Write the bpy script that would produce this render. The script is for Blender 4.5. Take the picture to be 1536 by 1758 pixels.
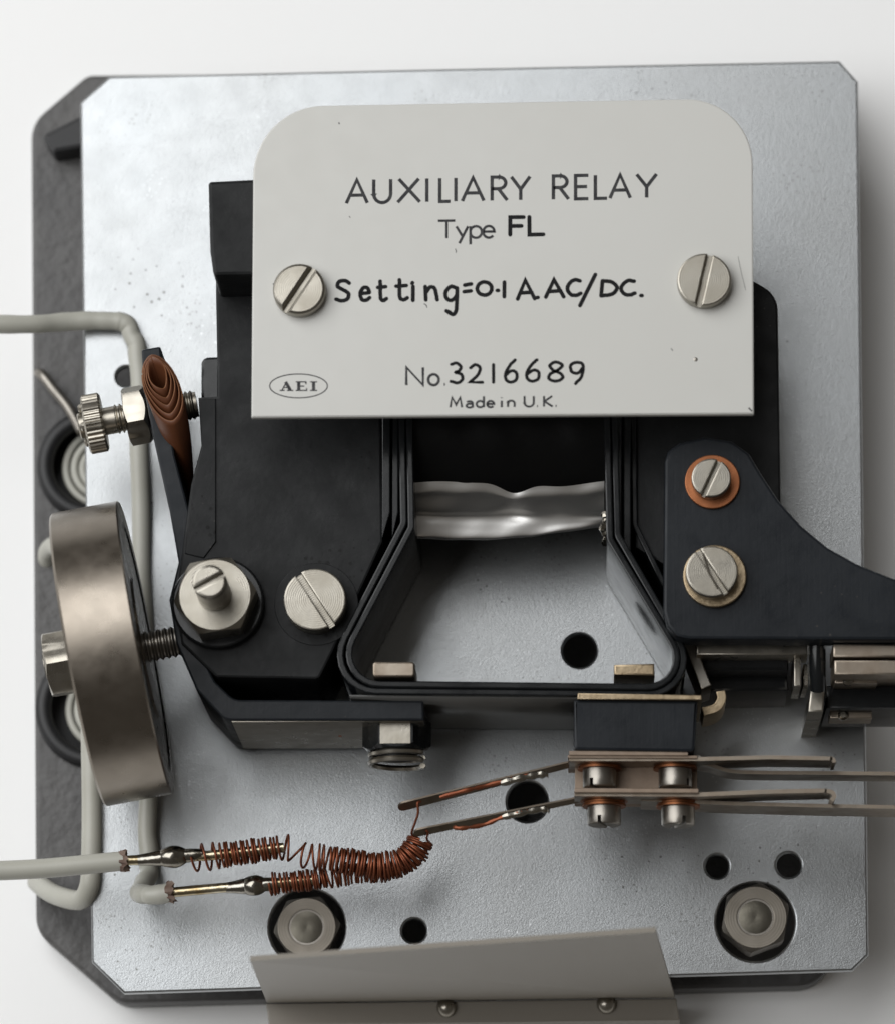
import bpy, math, random
import numpy as np
from mathutils import Vector, Matrix
from mathutils.geometry import tessellate_polygon

for o in list(bpy.data.objects):
    bpy.data.objects.remove(o, do_unlink=True)
random.seed(7)
rng = np.random.default_rng(7)
SC = bpy.context.scene
COL = SC.collection
MM = 0.001

# ------------------------------------------------------------------ camera
DIST, FPX = 855.0, 8550.0                 # mm, focal length in photo pixels
CDIR = Vector((0.027, -0.2, 1.0)).normalized()
CPOS = CDIR * DIST                         # mm
FWD = -CDIR
RGT = FWD.cross(Vector((0, 1, 0))).normalized()
UPV = RGT.cross(FWD).normalized()
cam = bpy.data.cameras.new('camera')
cam.sensor_fit = 'VERTICAL'
cam.sensor_height = 36.0
cam.lens = FPX * 36.0 / 1758.0
cam.clip_start, cam.clip_end = 0.05, 20.0
cam.dof.use_dof = True
cam.dof.focus_distance = (DIST - 28) * MM
cam.dof.aperture_fstop = 16.0
camo = bpy.data.objects.new('camera', cam)
COL.objects.link(camo)
camo.matrix_world = Matrix((
    (RGT.x, UPV.x, -FWD.x, CPOS.x * MM),
    (RGT.y, UPV.y, -FWD.y, CPOS.y * MM),
    (RGT.z, UPV.z, -FWD.z, CPOS.z * MM),
    (0, 0, 0, 1)))
SC.camera = camo

# ------------------------------------------------------------------ light
w = bpy.data.worlds.new('World'); SC.world = w; w.use_nodes = True
bg = w.node_tree.nodes['Background']
bg.inputs[0].default_value = (1.0, 0.93, 0.84, 1); bg.inputs[1].default_value = 0.10

def area(name, loc, target, sx, sy, power, col):
    l = bpy.data.lights.new(name, 'AREA'); l.shape = 'RECTANGLE'
    l.size, l.size_y, l.energy, l.color = sx, sy, power, col
    o = bpy.data.objects.new(name, l); COL.objects.link(o)
    o.location = loc
    o.rotation_euler = (Vector(target) - Vector(loc)).to_track_quat('-Z', 'Y').to_euler()
    return o
area('window_light', (-0.72, 0.36, 1.0), (-0.25, 0.1, 0), 1.4, 1.4, 21.5, (0.985, 0.995, 1.0))
SC.view_settings.view_transform = 'Standard'
SC.view_settings.look = 'None'
SC.view_settings.exposure = 0.0
SC.view_settings.gamma = 1.0
SC.render.engine = 'CYCLES'

# ------------------------------------------------------------------ layout helper
def P(px, py, z):
    """photo pixel -> point (mm) on the horizontal plane at height z"""
    d = RGT * (px - 768.0) - UPV * (py - 879.0) + FWD * FPX
    t = (z - CPOS.z) / d.z
    q = CPOS + d * t
    return Vector((q.x, q.y, z))
def PP(pts, z): return [P(p[0], p[1], z) for p in pts]
def P2(pts, z): return [(v.x, v.y) for v in PP(pts, z)]
PX = 0.1   # about mm per pixel

# ------------------------------------------------------------------ materials
def mat(name, base, rough=0.5, metal=0.0, bump=None, var=None, specks=None, coat=0.0, rvar=0.0, rings=None, ior=1.5, scratch=0.0):
    m = bpy.data.materials.new(name); m.use_nodes = True
    nt = m.node_tree; N = nt.nodes; L = nt.links
    b = N['Principled BSDF']
    b.inputs['Base Color'].default_value = (*base, 1)
    b.inputs['Roughness'].default_value = rough
    b.inputs['Metallic'].default_value = metal
    b.inputs['IOR'].default_value = ior
    if coat: b.inputs['Coat Weight'].default_value = coat; b.inputs['Coat Roughness'].default_value = 0.15
    tc = N.new('ShaderNodeTexCoord')
    col = None
    if var:     # (scale, amount, second colour)
        n = N.new('ShaderNodeTexNoise'); n.inputs['Scale'].default_value = var[0]; n.inputs['Detail'].default_value = 6
        L.new(tc.outputs['Object'], n.inputs['Vector'])
        r = N.new('ShaderNodeMapRange'); r.inputs[1].default_value = 0.35; r.inputs[2].default_value = 0.7
        r.inputs[3].default_value = 0; r.inputs[4].default_value = var[1]
        L.new(n.outputs[0], r.inputs[0])
        mx = N.new('ShaderNodeMix'); mx.data_type = 'RGBA'
        mx.inputs[6].default_value = (*base, 1); mx.inputs[7].default_value = (*var[2], 1)
        L.new(r.outputs[0], mx.inputs[0]); col = mx.outputs[2]
    if specks:  # list of (scale, threshold, colour, amount)
        for (s, th, c, a) in specks:
            v = N.new('ShaderNodeTexVoronoi'); v.voronoi_dimensions = '2D'; v.inputs['Scale'].default_value = s
            nz = N.new('ShaderNodeTexNoise'); nz.inputs['Scale'].default_value = s * 0.13
            nz.inputs['Detail'].default_value = 2
            L.new(tc.outputs['Object'], v.inputs['Vector']); L.new(tc.outputs['Object'], nz.inputs['Vector'])
            ad = N.new('ShaderNodeMath'); ad.operation = 'SUBTRACT'
            mu = N.new('ShaderNodeMath'); mu.operation = 'MULTIPLY_ADD'; mu.inputs[1].default_value = th * 8; mu.inputs[2].default_value = -th * 4.2
            L.new(nz.outputs[0], mu.inputs[0])
            L.new(mu.outputs[0], ad.inputs[0]); L.new(v.outputs['Distance'], ad.inputs[1])
            r = N.new('ShaderNodeMapRange'); r.inputs[1].default_value = 0.0; r.inputs[2].default_value = 0.05
            r.inputs[3].default_value = 0; r.inputs[4].default_value = a
            L.new(ad.outputs[0], r.inputs[0])
            mx = N.new('ShaderNodeMix'); mx.data_type = 'RGBA'
            if col is None: mx.inputs[6].default_value = (*base, 1)
            else: L.new(col, mx.inputs[6])
            mx.inputs[7].default_value = (*c, 1)
            L.new(r.outputs[0], mx.inputs[0]); col = mx.outputs[2]
    if col is not None: L.new(col, b.inputs['Base Color'])
    if rvar:
        n = N.new('ShaderNodeTexNoise'); n.inputs['Scale'].default_value = 260; n.inputs['Detail'].default_value = 5
        L.new(tc.outputs['Object'], n.inputs['Vector'])
        r = N.new('ShaderNodeMapRange'); r.inputs[1].default_value = 0.3; r.inputs[2].default_value = 0.7
        r.inputs[3].default_value = max(0.03, rough - rvar); r.inputs[4].default_value = rough + rvar
        L.new(n.outputs[0], r.inputs[0]); L.new(r.outputs[0], b.inputs['Roughness'])
    h = None; prev = None
    for (s, strength, dist) in (bump or []):
        n = N.new('ShaderNodeTexNoise'); n.inputs['Scale'].default_value = s; n.inputs['Detail'].default_value = 4
        L.new(tc.outputs['Object'], n.inputs['Vector'])
        bp = N.new('ShaderNodeBump'); bp.inputs['Strength'].default_value = strength; bp.inputs['Distance'].default_value = dist
        L.new(n.outputs[0], bp.inputs['Height'])
        if prev: L.new(prev, bp.inputs['Normal'])
        prev = bp.outputs[0]
    if rings:   # turned finish: concentric rings about the object's centre
        wv = N.new('ShaderNodeTexWave'); wv.wave_type = 'RINGS'; wv.rings_direction = 'Z'
        wv.inputs['Scale'].default_value = rings; wv.inputs['Distortion'].default_value = 1.5
        wv.inputs['Detail'].default_value = 3; wv.inputs['Detail Scale'].default_value = 2
        L.new(tc.outputs['Object'], wv.inputs['Vector'])
        bp = N.new('ShaderNodeBump'); bp.inputs['Strength'].default_value = 0.16; bp.inputs['Distance'].default_value = 0.00004
        L.new(wv.outputs['Fac'], bp.inputs['Height'])
        if prev: L.new(prev, bp.inputs['Normal'])
        prev = bp.outputs[0]
    if scratch:  # brushed streaks: noise stretched along local y
        mp = N.new('ShaderNodeMapping'); mp.inputs['Scale'].default_value = (3000, 60, 60)
        n = N.new('ShaderNodeTexNoise'); n.inputs['Scale'].default_value = 1; n.inputs['Detail'].default_value = 4
        L.new(tc.outputs['Object'], mp.inputs['Vector']); L.new(mp.outputs[0], n.inputs['Vector'])
        bp = N.new('ShaderNodeBump'); bp.inputs['Strength'].default_value = scratch; bp.inputs['Distance'].default_value = 0.00004
        L.new(n.outputs[0], bp.inputs['Height'])
        if prev: L.new(prev, bp.inputs['Normal'])
        prev = bp.outputs[0]
    if prev: L.new(prev, b.inputs['Normal'])
    return m

M = {}
M['bench'] = mat('added_bench_white', (0.95, 0.95, 0.945), 0.7, bump=[(300, 0.15, 0.0002)])
M['case'] = mat('grey_case_paint', (0.062, 0.060, 0.060), 0.45, 0.0, bump=[(420, 0.7, 0.0004)], var=(90, 0.6, (0.10, 0.096, 0.092)))
M['plate'] = mat('galvanised_steel', (0.39, 0.405, 0.415), 0.33, 1.0,
                 bump=[(600, 0.05, 0.00010), (1500, 0.16, 0.00008), (4200, 0.42, 0.00006)],
                 var=(30, 0.6, (0.33, 0.335, 0.335)),
                 specks=[(700, 0.11, (0.20, 0.20, 0.19), 0.6), (330, 0.07, (0.12, 0.12, 0.11), 0.85), (420, 0.07, (0.8, 0.82, 0.84), 0.35), (900, 0.10, (0.75, 0.77, 0.8), 0.35)], rvar=0.03)  # dark specks are pits, bright specks are glints put into the colour
M['black'] = mat('black_stove_enamel', (0.010, 0.0105, 0.011), 0.42, 0.0, ior=1.25, bump=[(900, 0.25, 0.00012), (220, 0.12, 0.0003)],
                 var=(160, 0.5, (0.024, 0.025, 0.026)), specks=[(420, 0.13, (0.003, 0.003, 0.003), 0.9), (300, 0.05, (0.07, 0.065, 0.06), 0.6), (1100, 0.10, (0.03, 0.03, 0.03), 0.6)], rvar=0.1)
M['blackgloss'] = mat('black_gloss_enamel', (0.008, 0.009, 0.010), 0.20, 0.0, ior=1.4, bump=[(700, 0.08, 0.0001)], rvar=0.05,
                      specks=[(300, 0.02, (0.10, 0.09, 0.08), 0.5)])
M['blue_black'] = mat('blued_steel_black', (0.0115, 0.0135, 0.0165), 0.38, 0.0, ior=1.27, bump=[(800, 0.25, 0.0001)],
                      var=(120, 0.6, (0.018, 0.021, 0.025)), rvar=0.1, scratch=0.25, specks=[(240, 0.045, (0.09, 0.08, 0.07), 0.6)])
M['blackdull'] = mat('black_tape', (0.006, 0.006, 0.006), 0.4, 0.0, ior=1.2, bump=[(150, 0.3, 0.0006)])
M['rubber'] = mat('black_rubber', (0.012, 0.012, 0.013), 0.5)
M['steel'] = mat('nickel_plated_steel', (0.33, 0.31, 0.27), 0.34, 1.0, bump=[(900, 0.15, 0.00008)], rvar=0.08,
                 var=(220, 0.5, (0.26, 0.235, 0.19)), rings=900, specks=[(420, 0.035, (0.16, 0.13, 0.09), 0.8)])
M['steel_plain'] = mat('bright_steel', (0.37, 0.345, 0.30), 0.32, 1.0, bump=[(700, 0.2, 0.0001)], rvar=0.08,
                       var=(300, 0.5, (0.25, 0.225, 0.18)))
M['steel_dark'] = mat('dull_steel', (0.30, 0.28, 0.25), 0.38, 1.0, bump=[(800, 0.25, 0.0001)], rvar=0.08, var=(200, 0.5, (0.20, 0.18, 0.16)))
M['studend'] = mat('tarnished_stud', (0.15, 0.14, 0.115), 0.42, 1.0, bump=[(900, 0.3, 0.0001)], rvar=0.08, var=(300, 0.6, (0.09, 0.08, 0.065)))
M['grey_sheen'] = mat('strap_sheen_grey', (0.085, 0.083, 0.078), 0.32, 0.0, bump=[(300, 0.08, 0.0002)], var=(70, 0.7, (0.05, 0.05, 0.048)))  # reflection on the black strap's lower wall, put into a grey colour
M['nutface'] = mat('faced_steel_nut', (0.27, 0.245, 0.21), 0.5, 1.0, rings=700, rvar=0.06, var=(200, 0.5, (0.19, 0.17, 0.14)))
M['disc'] = mat('bronze_tinted_steel', (0.255, 0.225, 0.19), 0.30, 1.0, bump=[(900, 0.06, 0.0001)], rvar=0.06,
                var=(90, 0.25, (0.20, 0.17, 0.135)), specks=[(700, 0.06, (0.12, 0.10, 0.08), 0.5)])
M['brass'] = mat('aged_brass', (0.36, 0.285, 0.19), 0.38, 1.0, bump=[(1200, 0.35, 0.00015)], var=(500, 0.7, (0.22, 0.165, 0.10)))
M['nsilver'] = mat('nickel_silver_leaf', (0.31, 0.268, 0.22), 0.38, 1.0, bump=[(500, 0.15, 0.0001)], var=(260, 0.8, (0.18, 0.14, 0.105)), rvar=0.08)
M['copper_w'] = mat('copper_washer', (0.33, 0.13, 0.06), 0.45, 1.0, var=(400, 0.6, (0.20, 0.075, 0.035)), bump=[(900, 0.2, 0.0001)])
M['copper'] = mat('enamelled_copper_wire', (0.25, 0.078, 0.036), 0.42, 0.7, var=(300, 0.7, (0.13, 0.036, 0.018)))
M['solder'] = mat('solder', (0.36, 0.34, 0.30), 0.22, 1.0, bump=[(420, 0.5, 0.0003)], var=(350, 0.7, (0.12, 0.10, 0.07)))
M['tinned'] = mat('tinned_wire', (0.58, 0.53, 0.40), 0.26, 1.0, bump=[(600, 0.4, 0.0002)], var=(330, 0.9, (0.30, 0.20, 0.07)))
M['sleeve'] = mat('grey_white_sleeve', (0.43, 0.425, 0.375), 0.42, 0.0, bump=[(350, 0.12, 0.0002)], var=(90, 0.6, (0.36, 0.35, 0.30)),
                  specks=[(300, 0.02, (0.2, 0.18, 0.15), 0.6)])
M['fray'] = mat('charred_sleeve_end', (0.10, 0.055, 0.04), 0.7, 0.0, bump=[(900, 0.6, 0.0003)], var=(500, 0.8, (0.25, 0.19, 0.15)))
M['name'] = mat('cream_enamel', (0.585, 0.58, 0.55), 0.36, 0.0, bump=[(500, 0.03, 0.0001), (60, 0.05, 0.0006)], var=(24, 0.5, (0.55, 0.543, 0.505)), rvar=0.06,
                specks=[(95, 0.012, (0.25, 0.24, 0.2), 0.8)])
M['ink'] = mat('black_ink', (0.010, 0.010, 0.011), 0.6, ior=1.2, var=(500, 0.5, (0.022, 0.022, 0.022)))
M['print'] = mat('grey_print', (0.035, 0.035, 0.038), 0.6, ior=1.2, var=(600, 0.6, (0.09, 0.09, 0.09)))
M['paper'] = mat('brown_insulating_paper', (0.12, 0.040, 0.015), 0.5, 0.0, bump=[(260, 0.2, 0.0004)], var=(140, 0.6, (0.11, 0.036, 0.014)))
M['paper_edge'] = mat('cut_paper_edge', (0.22, 0.09, 0.035), 0.6)
M['foil'] = mat('silver_foil', (0.90, 0.89, 0.87), 0.44, 1.0, bump=[(240, 0.12, 0.0004)])
M['brown'] = mat('brown_laminate', (0.27, 0.20, 0.145), 0.55, 0.0, bump=[(700, 0.4, 0.0002)], var=(400, 0.7, (0.17, 0.12, 0.085)))
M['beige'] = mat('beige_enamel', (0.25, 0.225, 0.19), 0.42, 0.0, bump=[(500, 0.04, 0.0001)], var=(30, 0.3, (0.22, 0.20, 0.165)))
M['rust'] = mat('rust_spot', (0.30, 0.07, 0.02), 0.7)

# ------------------------------------------------------------------ mesh helpers (all in mm)
class Flat(tuple): pass
class MB:
    def __init__(s): s.v = []; s.f = []
    def add(s, vf, T=None):
        v, f = vf; k = len(s.v)
        s.v += [tuple(T @ Vector(p)) if T is not None else tuple(p) for p in v]
        s.f += [type(q)(i + k for i in q) for q in f]
        return s

WLOC = {}
def obj(name, mb, m, parent=None, smooth=35):
    v = np.array(mb.v, dtype=float)
    lo, hi = v.min(0), v.max(0)
    c = (lo + hi) / 2
    if parent is None: c[2] = lo[2]
    me = bpy.data.meshes.new(name)
    me.from_pydata(((v - c) * MM).tolist(), [], mb.f)
    me.validate(); me.update()
    import bmesh
    bm = bmesh.new(); bm.from_mesh(me); bmesh.ops.recalc_face_normals(bm, faces=bm.faces); bm.to_mesh(me); bm.free()
    if smooth:
        me.shade_smooth(); me.set_sharp_from_angle(angle=math.radians(smooth))
        if len(me.polygons) == len(mb.f):
            for i, q in enumerate(mb.f):
                if isinstance(q, Flat): me.polygons[i].use_smooth = False
    me.materials.append(M[m])
    o = bpy.data.objects.new(name, me); COL.objects.link(o)
    WLOC[o.name] = c
    if parent is not None:
        o.parent = parent; o.location = Vector((c - WLOC[parent.name]) * MM)
    else:
        o.location = Vector(c * MM)
    return o
def thing(name, label, cat, loc, group=None):
    o = bpy.data.objects.new(name, None); COL.objects.link(o)
    o.empty_display_size = 0.005
    o.location = Vector(loc) * MM; WLOC[o.name] = np.array(loc, dtype=float)
    o['label'] = label; o['category'] = cat
    if group: o['group'] = group
    return o
def tag(o, label, cat, group=None):
    o['label'] = label; o['category'] = cat
    if group: o['group'] = group
    return o

def sarea(l): return 0.5 * sum(l[i][0] * l[(i + 1) % len(l)][1] - l[(i + 1) % len(l)][0] * l[i][1] for i in range(len(l)))
def inset(l, b):
    """offset a CCW loop inward (left side) by b"""
    n = len(l); out = []
    for i in range(n):
        p0, p1, p2 = Vector(l[i - 1]), Vector(l[i]), Vector(l[(i + 1) % n])
        d1, d2 = (p1 - p0), (p2 - p1)
        if d1.length < 1e-9 or d2.length < 1e-9: out.append(tuple(p1)); continue
        d1.normalize(); d2.normalize()
        n1, n2 = Vector((-d1.y, d1.x)), Vector((-d2.y, d2.x))
        s = n1 + n2
        if s.length < 1e-6: s = n1.copy()
        s.normalize(); k = b / max(0.35, s.dot(n1))
        out.append((p1.x + s.x * k, p1.y + s.y * k))
    return out
def prism(outer, z0, z1, bevel=0.0, holes=(), bottom_bevel=False, seg=2):
    loops = [list(outer) if sarea(outer) > 0 else list(reversed(outer))]
    for h in holes: loops.append(list(h) if sarea(h) < 0 else list(reversed(h)))
    V, F = [], []
    levels = []
    if bottom_bevel and bevel: levels += [(z0, bevel), (z0 + bevel, 0)]
    else: levels += [(z0, 0)]
    if bevel:
        for k in range(seg + 1):
            a = k / seg * math.pi / 2
            levels.append((z1 - bevel + bevel * math.sin(a), bevel * (1 - math.cos(a))))
    else: levels.append((z1, 0))
    ids = []
    for lp in loops:
        rows = []
        for (z, b) in levels:
            q = inset(lp, b) if b else lp
            rows.append(list(range(len(V), len(V) + len(q))))
            V += [(p[0], p[1], z) for p in q]
        n = len(lp)
        for a, c in zip(rows[:-1], rows[1:]):
            for i in range(n):
                j = (i + 1) % n
                F.append((a[i], a[j], c[j], c[i]))
        ids.append(rows)
    for which in (0, -1):
        idx = [i for r in ids for i in r[which]]
        polys = [[Vector((V[i][0], V[i][1], 0)) for i in r[which]] for r in ids]
        if len(loops) == 1 and len(idx) <= 4: F.append(Flat(idx)); continue
        for t in tessellate_polygon(polys):
            F.append(Flat(idx[i] for i in t))
    return V, F
def circle(cx, cy, r, n=32, a0=0.0): return [(cx + r * math.cos(a0 + 2 * math.pi * i / n), cy + r * math.sin(a0 + 2 * math.pi * i / n)) for i in range(n)]
def fillet(pts, n=6):
    """pts (x,y[,r]) closed -> rounded outline"""
    out = []; m = len(pts)
    for i in range(m):
        p = pts[i]; r = p[2] if len(p) > 2 else 0
        a, b, c = Vector(pts[i - 1][:2]), Vector(p[:2]), Vector(pts[(i + 1) % m][:2])
        if r <= 0: out.append(tuple(b)); continue
        u, v = (a - b).normalized(), (c - b).normalized()
        ang = math.acos(max(-1, min(1, u.dot(v))))
        t = min(r / math.tan(ang / 2), (a - b).length * 0.49, (c - b).length * 0.49); r = t * math.tan(ang / 2)
        cen = b + (u + v).normalized() * (r / math.sin(ang / 2))
        s, e = b + u * t - cen, b + v * t - cen
        a0, a1 = math.atan2(s.y, s.x), math.atan2(e.y, e.x)
        d = (a1 - a0 + math.pi) % (2 * math.pi) - math.pi
        for k in range(n + 1):
            aa = a0 + d * k / n
            out.append((cen.x + r * math.cos(aa), cen.y + r * math.sin(aa)))
    return out
def openfillet(pts, n=8):
    m = len(pts); out = [pts[0][:2]]
    for i in range(1, m - 1):
        p = pts[i]; r = p[2] if len(p) > 2 else 0
        tri = fillet([pts[i - 1][:2], p, pts[i + 1][:2]], n)
        # fillet() of the triangle gives: first point, arc, last point
        out += tri[1:-1]
    out.append(pts[-1][:2]); return out
def spline(pts, n=8):
    """Catmull-Rom through points of any dimension"""
    A = [np.array(p, float) for p in pts]; A = [2 * A[0] - A[1]] + A + [2 * A[-1] - A[-2]]
    out = []
    for i in range(1, len(A) - 2):
        p0, p1, p2, p3 = A[i - 1:i + 3]
        for k in range(n):
            t = k / n
            out.append(0.5 * (2 * p1 + (p2 - p0) * t + (2 * p0 - 5 * p1 + 4 * p2 - p3) * t * t + (-p0 + 3 * p1 - 3 * p2 + p3) * t ** 3))
    out.append(A[-2]); return out
def lathe(profile, n=40):
    V, F = [], []
    for (r, h) in profile: V += [(r * math.cos(2 * math.pi * i / n), r * math.sin(2 * math.pi * i / n), h) for i in range(n)]
    for k in range(len(profile) - 1):
        for i in range(n):
            j = (i + 1) % n
            F.append((k * n + i, k * n + j, (k + 1) * n + j, (k + 1) * n + i))
    F.append(tuple(range(n))); F.append(tuple((len(profile) - 1) * n + i for i in range(n)))
    return V, F
def tube(path, rad, n=12, caps=True, flat=None):
    pts = [Vector(p) for p in path]; V, F = [], []
    R = rad if hasattr(rad, '__len__') else [rad] * len(pts)
    t0 = (pts[1] - pts[0]).normalized()
    nrm = t0.orthogonal().normalized() if flat is None else (Vector(flat) - t0 * t0.dot(Vector(flat))).normalized()
    for i, p in enumerate(pts):
        t = (pts[min(i + 1, len(pts) - 1)] - pts[max(i - 1, 0)])
        if t.length < 1e-9: t = t0.copy()
        t.normalize()
        nrm = (nrm - t * nrm.dot(t)).normalized(); bn = t.cross(nrm)
        for k in range(n):
            a = 2 * math.pi * k / n
            V.append(tuple(p + (nrm * math.cos(a) + bn * math.sin(a)) * R[i]))
    for i in range(len(pts) - 1):
        for k in range(n):
            j = (k + 1) % n
            F.append((i * n + k, i * n + j, (i + 1) * n + j, (i + 1) * n + k))
    if caps: F.append(tuple(reversed(range(n)))); F.append(tuple((len(pts) - 1) * n + k for k in range(n)))
    return V, F
def frame(o, zdir, xhint=(1, 0, 0)):
    z = Vector(zdir).normalized(); x = Vector(xhint); x = (x - z * x.dot(z))
    if x.length < 1e-5: x = z.orthogonal()
    x.normalize(); y = z.cross(x)
    return Matrix(((x.x, y.x, z.x, o[0]), (x.y, y.y, z.y, o[1]), (x.z, y.z, z.z, o[2]), (0, 0, 0, 1)))
def ribbon(path2, half, z0, z1, bevel=0.0):
    """vertical strip following a 2D path: thickness 2*half, from z0 to z1"""
    pts = [Vector(p) for p in path2]; L, R = [], []
    for i, p in enumerate(pts):
        d1 = (p - pts[i - 1]).normalized() if i else (pts[1] - p).normalized()
        d2 = (pts[i + 1] - p).normalized() if i < len(pts) - 1 else d1
        n1, n2 = Vector((-d1.y, d1.x)), Vector((-d2.y, d2.x))
        s = (n1 + n2).normalized(); k = half / max(0.4, s.dot(n1))
        L.append(tuple(p + s * k)); R.append(tuple(p - s * k))
    return prism(L + R[::-1], z0, z1, bevel)
def slotted(r, h, ang, sw, sd=None, dome=0.0, ch=0.25, n=40):
    """cheese head with a real cut slot, base at z=0, axis z"""
    sd = sd or h * 0.45
    mb = MB()
    mb.add(lathe([(r, 0), (r, h - sd)], n))
    hw = sw / 2; a = math.asin(hw / r)
    for s in (0, math.pi):
        arc = [(r * math.cos(t), r * math.sin(t)) for t in np.linspace(a, math.pi - a, n // 2)]
        rot = [(x * math.cos(s) - y * math.sin(s), x * math.sin(s) + y * math.cos(s)) for x, y in arc]
        v, f = prism(rot, h - sd - 0.01, h, ch)
        if dome: v = [(p[0], p[1], p[2] + (dome * (1 - (p[0] ** 2 + p[1] ** 2) / r ** 2) if p[2] > h - 1e-4 else 0)) for p in v]
        mb.add((v, f))
    T = Matrix.Rotation(ang, 4, 'Z')
    mb.v = [tuple(T @ Vector(p)) for p in mb.v]
    return mb
def place(mb, T):
    out = MB(); out.add((mb.v, mb.f), T); return out
def thread(r, L, pitch, dep=0.35):
    prof = [(r - dep, 0)]; z = 0
    while z + pitch <= L + 1e-6:
        prof += [(r - dep, z + pitch * 0.1), (r, z + pitch * 0.45), (r, z + pitch * 0.55), (r - dep, z + pitch * 0.9)]; z += pitch
    prof.append((r - dep, L)); return lathe(prof, 28)
def hexnut(rf, h, a0=0.0, ch=0.35, both=False):
    """hexagon nut (rf: half across flats) with chamfered corners"""
    n = 48; R = rf / math.cos(math.pi / 6); V, F = [], []
    def hexr(a):
        k = (a - a0) % (math.pi / 3) - math.pi / 6
        return rf / math.cos(k)
    rows = []
    for lev in ((0, 1e9 if not both else rf * 1.0), (h * (0.0 if not both else 0.12), 1e9), (h, 1e9), (h, rf * 0.97)):
        row = []
        for i in range(n):
            a = 2 * math.pi * i / n
            r = hexr(a); z = lev[0]
            if lev[1] < 1e8: r = min(r, lev[1])
            elif lev[0] == h: z = h - (r - rf * 0.97) * 0.9 - 0.02
            elif both: z = (r - rf) * 0.55 + 0.02
            row.append(len(V)); V.append((r * math.cos(a), r * math.sin(a), z))
        rows.append(row)
    for a, b in zip(rows[:-1], rows[1:]):
        for i in range(n):
            j = (i + 1) % n; F.append((a[i], a[j], b[j], b[i]))
    F.append(tuple(rows[0])); F.append(tuple(rows[-1]))
    return V, F
def box(x0, x1, y0, y1, z0, z1, bevel=0.15):
    return prism([(x0, y0), (x1, y0), (x1, y1), (x0, y1)], z0, z1, bevel)
def pbox(x0, y0, x1, y1, z0, z1, bevel=0.2, r=0):
    pts = [(x0, y0, r), (x1, y0, r), (x1, y1, r), (x0, y1, r)] if r else [(x0, y0), (x1, y0), (x1, y1), (x0, y1)]
    return prism(P2(fillet(pts) if r else pts, z1), z0, z1, bevel)
def mb1(vf, T=None): return MB().add(vf, T)

# ================================================================== SETTING
Z_CASE, Z_BENCH = -18.0, -25.0
b = obj('added_bench_top', mb1(prism([(-900, -900), (900, -900), (900, 900), (-900, 900)], Z_BENCH - 10, Z_BENCH)), 'bench')  # added white bench, standing in for the white fade around the relay
b['kind'] = 'structure'

# grey case under the plate, with two cable holes
co = P2(fillet([(54, 210, 60), (150, 128, 30), (1420, 118, 40), (1445, 160, 40), (1450, 1620, 40), (1400, 1694, 60), (205, 1724, 50), (62, 1600, 60)]), Z_CASE)
h1, h2 = P(162, 800, Z_CASE), P(168, 1215, Z_CASE)
c = obj('relay_case', mb1(prism(co, Z_BENCH + 0.02, Z_CASE, 0.8, [circle(h1.x, h1.y, 8.6, 40), circle(h2.x, h2.y, 9.4, 40)])), 'case')
tag(c, 'dark grey painted metal case floor beneath the zinc mounting plate', 'case')

# ================================================================== MOUNTING PLATE
out = P2([(138, 176), (188, 131), (700, 119), (1440, 104), (1472, 140), (1490, 1640), (1462, 1667), (900, 1684), (213, 1706), (158, 1652)], 0.0)
hole_px = [(994, 1117, 28.5), (905, 1376, 34), (1230, 1487, 19.5), (1353, 1485, 20.5), (711, 1598, 20), (1296, 1583, 66), (528, 1592, 64), (217, 646, 17)]
holes = []
for (x, y, r) in hole_px:
    q = P(x, y, 0); holes.append(circle(q.x, q.y, r * PX, 40))
# resample the straight edges a little so the sheared edge is not dead straight
plate = obj('mounting_plate', mb1(prism(out, -1.6, 0.0, 0.42, holes)), 'plate', smooth=50)
tag(plate, 'galvanised steel mounting plate with clipped corners and round holes', 'plate')

for (x, y, rf, rs, lab) in ((1296, 1575, 5.3, 3.0, 'steel bolt end and nut recessed in plate hole below two small holes'),
                            (527, 1592, 5.0, 2.9, 'steel bolt end and nut recessed in plate hole beside the beige cover')):
    q = P(x, y, 0.5)
    t = thing('mounting_bolt', lab, 'bolt', (q.x, q.y, Z_CASE), 'bolts that hold the mounting plate')
    mb = MB(); v, f = hexnut(rf, 7.0, 0.35 if x > 1000 else 0.1)
    mb.add((v, f), Matrix.Translation((q.x, q.y, -6.4)))
    obj('nut', mb, 'steel_dark', t)
    obj('washer_face', mb1(prism(circle(q.x, q.y, rf * 0.985, 40), 0.55, 0.75, 0.08, [circle(q.x, q.y, rs + 0.12, 32)])), 'nutface', t)
    obj('stud', mb1(lathe([(rs, Z_CASE - q.z + 0.5), (rs, 0.35), (rs * 0.93, 0.6), (rs * 0.6, 0.78), (rs * 0.2, 0.8), (0.02, 0.72)], 32), Matrix.Translation((q.x, q.y, 0))), 'studend', t)

# ================================================================== ELECTROMAGNET
ZP, ZS, ZA, ZN, ZL = 34.0, 36.0, 40.0, 50.0, 33.0
base = P(800, 900, 0)
em = thing('electromagnet', 'black relay electromagnet with horizontal coil and open trapezoid strap frame', 'electromagnet', (base.x, base.y, 0))
# left pole piece: main body
body = [(371, 330), (371, 505), (373, 612), (373, 680), (341, 682), (346, 765), (328, 832), (311, 962), (300, 1030), (312, 1105), (372, 1163, 10), (548, 1166, 12), (572, 1118), (657, 930), (654, 700), (654, 330)]
pole = obj('pole_piece', mb1(prism(P2(fillet(body), ZP), 0.05, ZP, 0.4)), 'black', em)
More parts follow.
